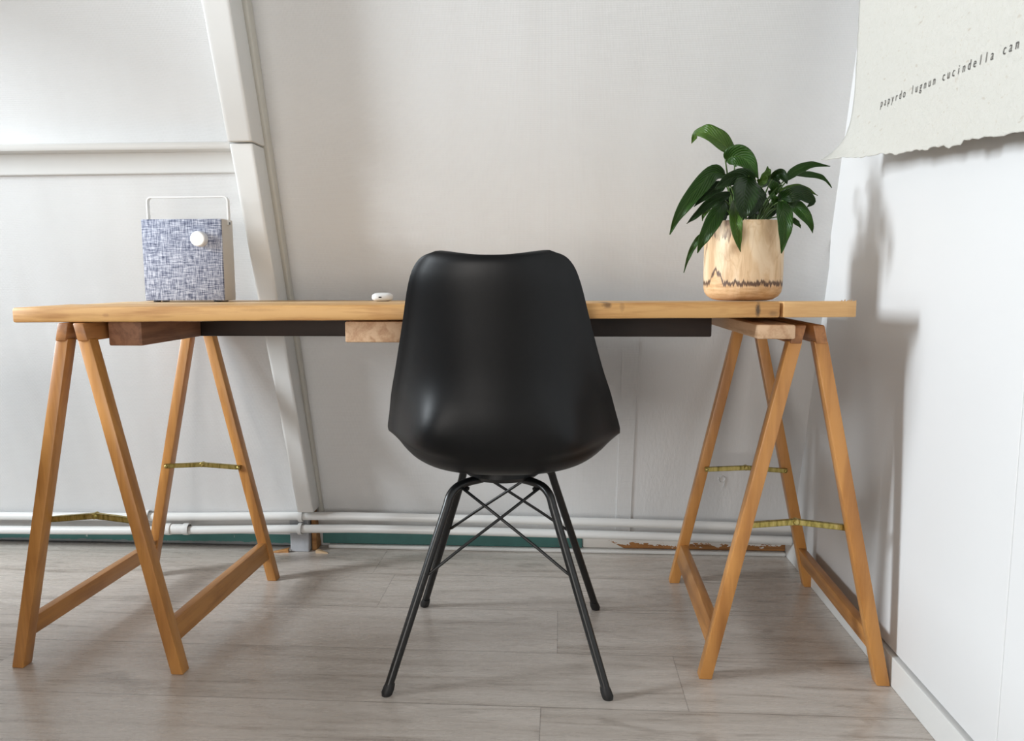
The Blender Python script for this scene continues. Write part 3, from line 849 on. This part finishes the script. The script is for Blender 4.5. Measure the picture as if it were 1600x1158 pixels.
# ---- heating pipes along the floor
def pipe(label, pts, r):
    root = empty('heating_pipe', pts[0])
    tag(root, label, 'pipe', 'heating pipes above the skirting')
    lo = Vector(root.location)
    bm = bmesh.new(); tube(bm, [p - lo for p in catmull(pts, 40)], r, 18)
    obj('pipe_run', bm, M['pipe_paint'], root, smooth=0.9)
    return root
up = pipe('upper white heating pipe running along the back wall', [(-3.9, 2.066, 0.096), (-1.62, 2.066, 0.0985), (-0.72, 2.066, 0.1130), (-0.49, 2.068, 0.1130), (0.10, 2.070, 0.1080), (0.632, 2.070, 0.0995)], 0.0118)
lw_ = pipe('lower white heating pipe just above the teal skirting', [(-3.9, 2.064, 0.056), (-1.62, 2.064, 0.0575), (-0.72, 2.062, 0.0770), (-0.49, 2.066, 0.0785), (0.10, 2.070, 0.0720), (0.632, 2.070, 0.0640)], 0.0118)
def collar(name, root, x, y, z, r, ln, mat=None):
    bm = bmesh.new()
    lathe(bm, [(r * .8, -ln / 2), (r, -ln / 2), (r * 1.03, 0), (r, ln / 2), (r * .8, ln / 2)], 24, Matrix.Translation(Vector((x, y, z)) - Vector(root.location)) @ Matrix.Rotation(PI / 2, 4, 'Y'))
    return obj(name, bm, mat or M['pipe_paint'], root, smooth=0.6)
collar('clip', up, -0.728, 2.066, 0.1130, 0.0165, 0.012)
collar('clip', lw_, -0.730, 2.062, 0.0765, 0.0165, 0.010)
collar('coupling_nut', lw_, -1.115, 2.063, 0.0690, 0.0165, 0.016)
collar('coupling_nut', lw_, -1.062, 2.063, 0.0700, 0.0165, 0.016)
collar('coupling', lw_, -1.088, 2.063, 0.0695, 0.0140, 0.040)
collar('clip', up, -1.175, 2.066, 0.1065, 0.0165, 0.010)

# ---- splinters of wood at the foot of the rafter
def chip(label, loc, rz, ln, w, h, mat):
    bm = bmesh.new()
    hexa(bm, [(0, 0, 0), (ln, w * .3, 0), (ln * .95, w * .7, 0), (0, w, 0)], [(0, 0, h), (ln * .9, w * .4, h * .35), (ln * .9, w * .6, h * .3), (.002, w, h * .9)])
    bmesh.ops.subdivide_edges(bm, edges=bm.edges[:], cuts=2, use_grid_fill=True)
    for v in bm.verts: v.co += Vector((mnoise.noise(v.co * 150), mnoise.noise(v.co * 170 + Vector((3, 0, 0))), 0)) * 0.0015
    o = obj('wood_chip', bm, mat)
    o.location = loc; o.rotation_euler = (0, 0, rz)
    tag(o, label, 'wood chip')
chip('sharp sliver of brown wood on the floor left of the rafter foot', (-0.774, 2.088, 0.0), math.radians(188), 0.048, 0.012, 0.012, M['raw_wood'])
chip('pale broken chip of wood on the floor right of the rafter foot', (-0.694, 2.078, 0.0), math.radians(-12), 0.036, 0.014, 0.009, M['splinter'])

# ---- the hanging sheet of handmade paper
k = NT('handmade paper')
v = k.coords()
fib = k.noise(k.coords((1, 60, 60)), 1.5, 5, 0.7, 1.0)
flk = k.ramp(k.noise(k.coords((1, 130, 130)), 1, 2, 0.6), [(0.64, 0.0), (0.72, 1.0)])
flk2 = k.ramp(k.noise(k.coords((1, 40, 90), loc=(3, 1, 2)), 1, 2, 0.4), [(0.68, 0.0), (0.74, 1.0)])
c = k.mix(fib, (186, 184, 176), (196, 194, 188))
c = k.mix(k.math('MULTIPLY', flk, 0.30), c, (168, 152, 128))
c = k.mix(k.math('MULTIPLY', flk2, 0.30), c, (150, 128, 104))
k.bump(fib, 0.8, 0.002)
M['paper'] = k.fin(c, 0.9, spec=0.15)
PY0, PY1 = 1.600, 0.70
def pap_bottom(y):
    b = 0.957 + 0.100 * (y - 1.06) + 0.004 * mnoise.noise(Vector((y * 17, 0, 0))) + 0.004 * mnoise.noise(Vector((y * 60, 5, 0)))
    t = max(0.0, (1.20 - y) / 0.12)
    return b + (0.006 if y < 1.19 else 0.0)
def pap_x(y, z):
    x = 0.577 + 0.008 * min(1, max(0, (1.6 - y) / 0.5)) + 0.045 * max(0, (z - 1.15) / 0.6) * min(1, max(0, (1.6 - y) / 0.8))
    zb = pap_bottom(y)
    fl = math.exp(-max(0, 1.600 - y) / 0.055) * math.exp(-max(0, z - zb) / 0.030)
    x -= 0.050 * fl
    x -= 0.010 * math.exp(-max(0, z - zb) / 0.05) * (0.5 + 0.5 * math.sin(y * 9))
    return x
paper = empty('paper_sheet', (0.585, 1.15, 0.95))
tag(paper, 'large cream sheet of handmade paper with torn edge and typed line, hanging on right wall', 'paper')
bm = bmesh.new()
NY, NZ = 110, 50
g = []
for i in range(NY + 1):
    y = PY0 + (PY1 - PY0) * i / NY
    row = []
    for j in range(NZ + 1):
        zb = pap_bottom(y)
        z = zb + (1.75 - zb) * (j / NZ) ** 1.5
        yy = y
        if i == 0: yy += 0.004 * mnoise.noise(Vector((z * 25, 1, 0))) + 0.0025 * mnoise.noise(Vector((z * 80, 2, 0)))
        row.append(bm.verts.new((pap_x(y, z) - 0.585, yy - 1.15, z - 0.95)))
    g.append(row)
for i in range(NY):
    for j in range(NZ):
        bm.faces.new((g[i][j], g[i + 1][j], g[i + 1][j + 1], g[i][j + 1]))
po = obj('sheet', bm, M['paper'], paper, smooth=True)
sd = po.modifiers.new('thick', 'SOLIDIFY'); sd.thickness = 0.0012; sd.offset = 1.0
# the typed line
M['ink'] = plain('black typewriter ink', (88, 86, 83), 0.8, var=0.3, scale=300)
TEXT = 'papyrdo lugnun cucindella can'
TY0, TY1, TZ0, TZ1 = 1.475, 1.062, 1.0835, 1.0690
dg = bpy.context.evaluated_depsgraph_get()
pitch = (TY0 - TY1) / (len(TEXT) - 0.3)
q = -1
for word in TEXT.split(' '):
    bm = bmesh.new()
    q += 1 if q >= 0 else 0
    for ch in word:
        q += 1
        cu = bpy.data.curves.new('glyph', 'FONT'); cu.body = ch; cu.size = 0.0195; cu.align_x = 'CENTER'; cu.resolution_u = 3
        cu.shear = 0.2
        to = bpy.data.objects.new('glyph', cu); COL.objects.link(to)
        dg.update()
        me = bpy.data.meshes.new_from_object(to.evaluated_get(dg))
        tb = bmesh.new(); tb.from_mesh(me)
        for v in tb.verts:
            u = (q + 0.5) * pitch + v.co.x * 0.85
            y = TY0 - u
            z = TZ0 + (TZ1 - TZ0) * u / (TY0 - TY1) + v.co.y
            v.co = Vector((pap_x(y, z) - 0.0022 - 0.585, y - 1.15, z - 0.95))
        me2 = bpy.data.meshes.new('g2'); tb.to_mesh(me2); tb.free(); bm.from_mesh(me2)
        bpy.data.meshes.remove(me2); bpy.data.meshes.remove(me)
        bpy.data.objects.remove(to); bpy.data.curves.remove(cu)
    obj('typed_word', bm, M['ink'], paper, recalc=False)

# ---- light: daylight through the window at the left, plus added fill from behind
world = bpy.data.worlds.new('sky'); SC.world = world
world.use_nodes = True
bg = world.node_tree.nodes['Background']
bg.inputs[0].default_value = (0.75, 0.87, 1.0, 1); bg.inputs[1].default_value = 0.3
def area(name, loc, direction, sx, sy, power, c):
    L = bpy.data.lights.new(name, 'AREA'); L.shape = 'RECTANGLE'; L.size = sx; L.size_y = sy; L.energy = power; L.color = c
    o = bpy.data.objects.new(name, L); COL.objects.link(o); o.location = loc
    o.rotation_euler = Vector(direction).to_track_quat('-Z', 'Y').to_euler()
    return o
for q, (w0, w1) in enumerate(WIN):
    area('window_daylight', (-4.03, (w0 + w1) / 2, (WZ0 + WZ1) / 2), (1, 0, 0), w1 - w0 - .02, WZ1 - WZ0 - .02, WPOW[q], (0.87, 0.945, 1.0))
area('window_daylight', ((FW[0] + FW[1]) / 2, -2.63, (FW[2] + FW[3]) / 2), (0, 1, 0), FW[1] - FW[0] - .02, FW[3] - FW[2] - .02, WPOW[1], (1.0, 0.955, 0.90))  # warm fill added behind the camera to lift the wall under the desk
# unseen low padded block, added left of frame to shade the foreground floor
shade_block = empty('daybed', (-1.86, 0.45, 0))
tag(shade_block, 'low daybed with a grey blanket beneath the left windows', 'bed')
bm = bmesh.new(); box(bm, -0.62, 0.60, -1.0, 0.90, 0.10, 0.24); bevel(bm, 0.01, 2); obj('bed_frame', bm, M['pine_old'], shade_block)
M['blanket'] = plain('grey blanket', (84, 82, 80), 0.9, var=0.1, bump=0.3)
bm = bmesh.new(); box(bm, -0.60, 0.58, -0.98, 0.88, 0.24, SHADE_H); bevel(bm, 0.03, 4); obj('mattress', bm, M['blanket'], shade_block, smooth=True)
for x in (-0.58, 0.56):
    for y in (-0.96, 0.86):
        bm = bmesh.new(); box(bm, x - .03, x + .03, y - .03, y + .03, 0, 0.11); obj('leg', bm, M['pine_old'], shade_block)

# unseen hanging dome, added past the left edge to darken the roof corner
shade_caster = empty('pendant_lamp', (-1.70, 1.50, 1.46))
tag(shade_caster, 'dark pendant lamp on a cord beyond the left edge, shading the sloped wall', 'lamp')
bm = bmesh.new(); lathe(bm, [(0.155, -0.07), (0.15, -0.03), (0.115, 0.04), (0.06, 0.085), (0.02, 0.10), (0.0, 0.10)], 32); obj('lamp_shade', bm, M['black_metal'], shade_caster, smooth=0.7)
bm = bmesh.new(); tube(bm, [(0, 0, 0.10), (0, -0.0, 0.50), (0, -0.02, 0.80), (0, -0.045, 1.34)], 0.004, 8); obj('cord', bm, M['black_rubber'], shade_caster)

# ---- camera
YAW, PIT, ROL, FPX = 0.06251, 0.12023, -0.00322, 1200.0
f = Vector((-math.sin(YAW) * math.cos(PIT), math.cos(YAW) * math.cos(PIT), -math.sin(PIT)))
r0 = Vector((math.cos(YAW), math.sin(YAW), 0)); u0 = r0.cross(f)
c, s = math.cos(ROL), math.sin(ROL)
rt, upv = r0 * c + u0 * s, u0 * c - r0 * s
cam = bpy.data.cameras.new('camera'); cam.sensor_fit = 'HORIZONTAL'; cam.sensor_width = 36.0; cam.lens = FPX * 36.0 / 1600.0
cam.clip_start = 0.02
co = bpy.data.objects.new('camera', cam); COL.objects.link(co)
co.matrix_world = Matrix(((rt.x, upv.x, -f.x, 0), (rt.y, upv.y, -f.y, 0), (rt.z, upv.z, -f.z, 0.78), (0, 0, 0, 1)))
SC.camera = co
SC.view_settings.view_transform = 'Standard'
SC.view_settings.look = 'None'
SC.view_settings.exposure = EXPO
SC.view_settings.gamma = 1.0
SC.view_settings.use_curve_mapping = False
SC.cycles.use_denoising = True
SC.cycles.diffuse_bounces = 6
SC.cycles.max_bounces = 12
SC.cycles.sample_clamp_indirect = 6.0
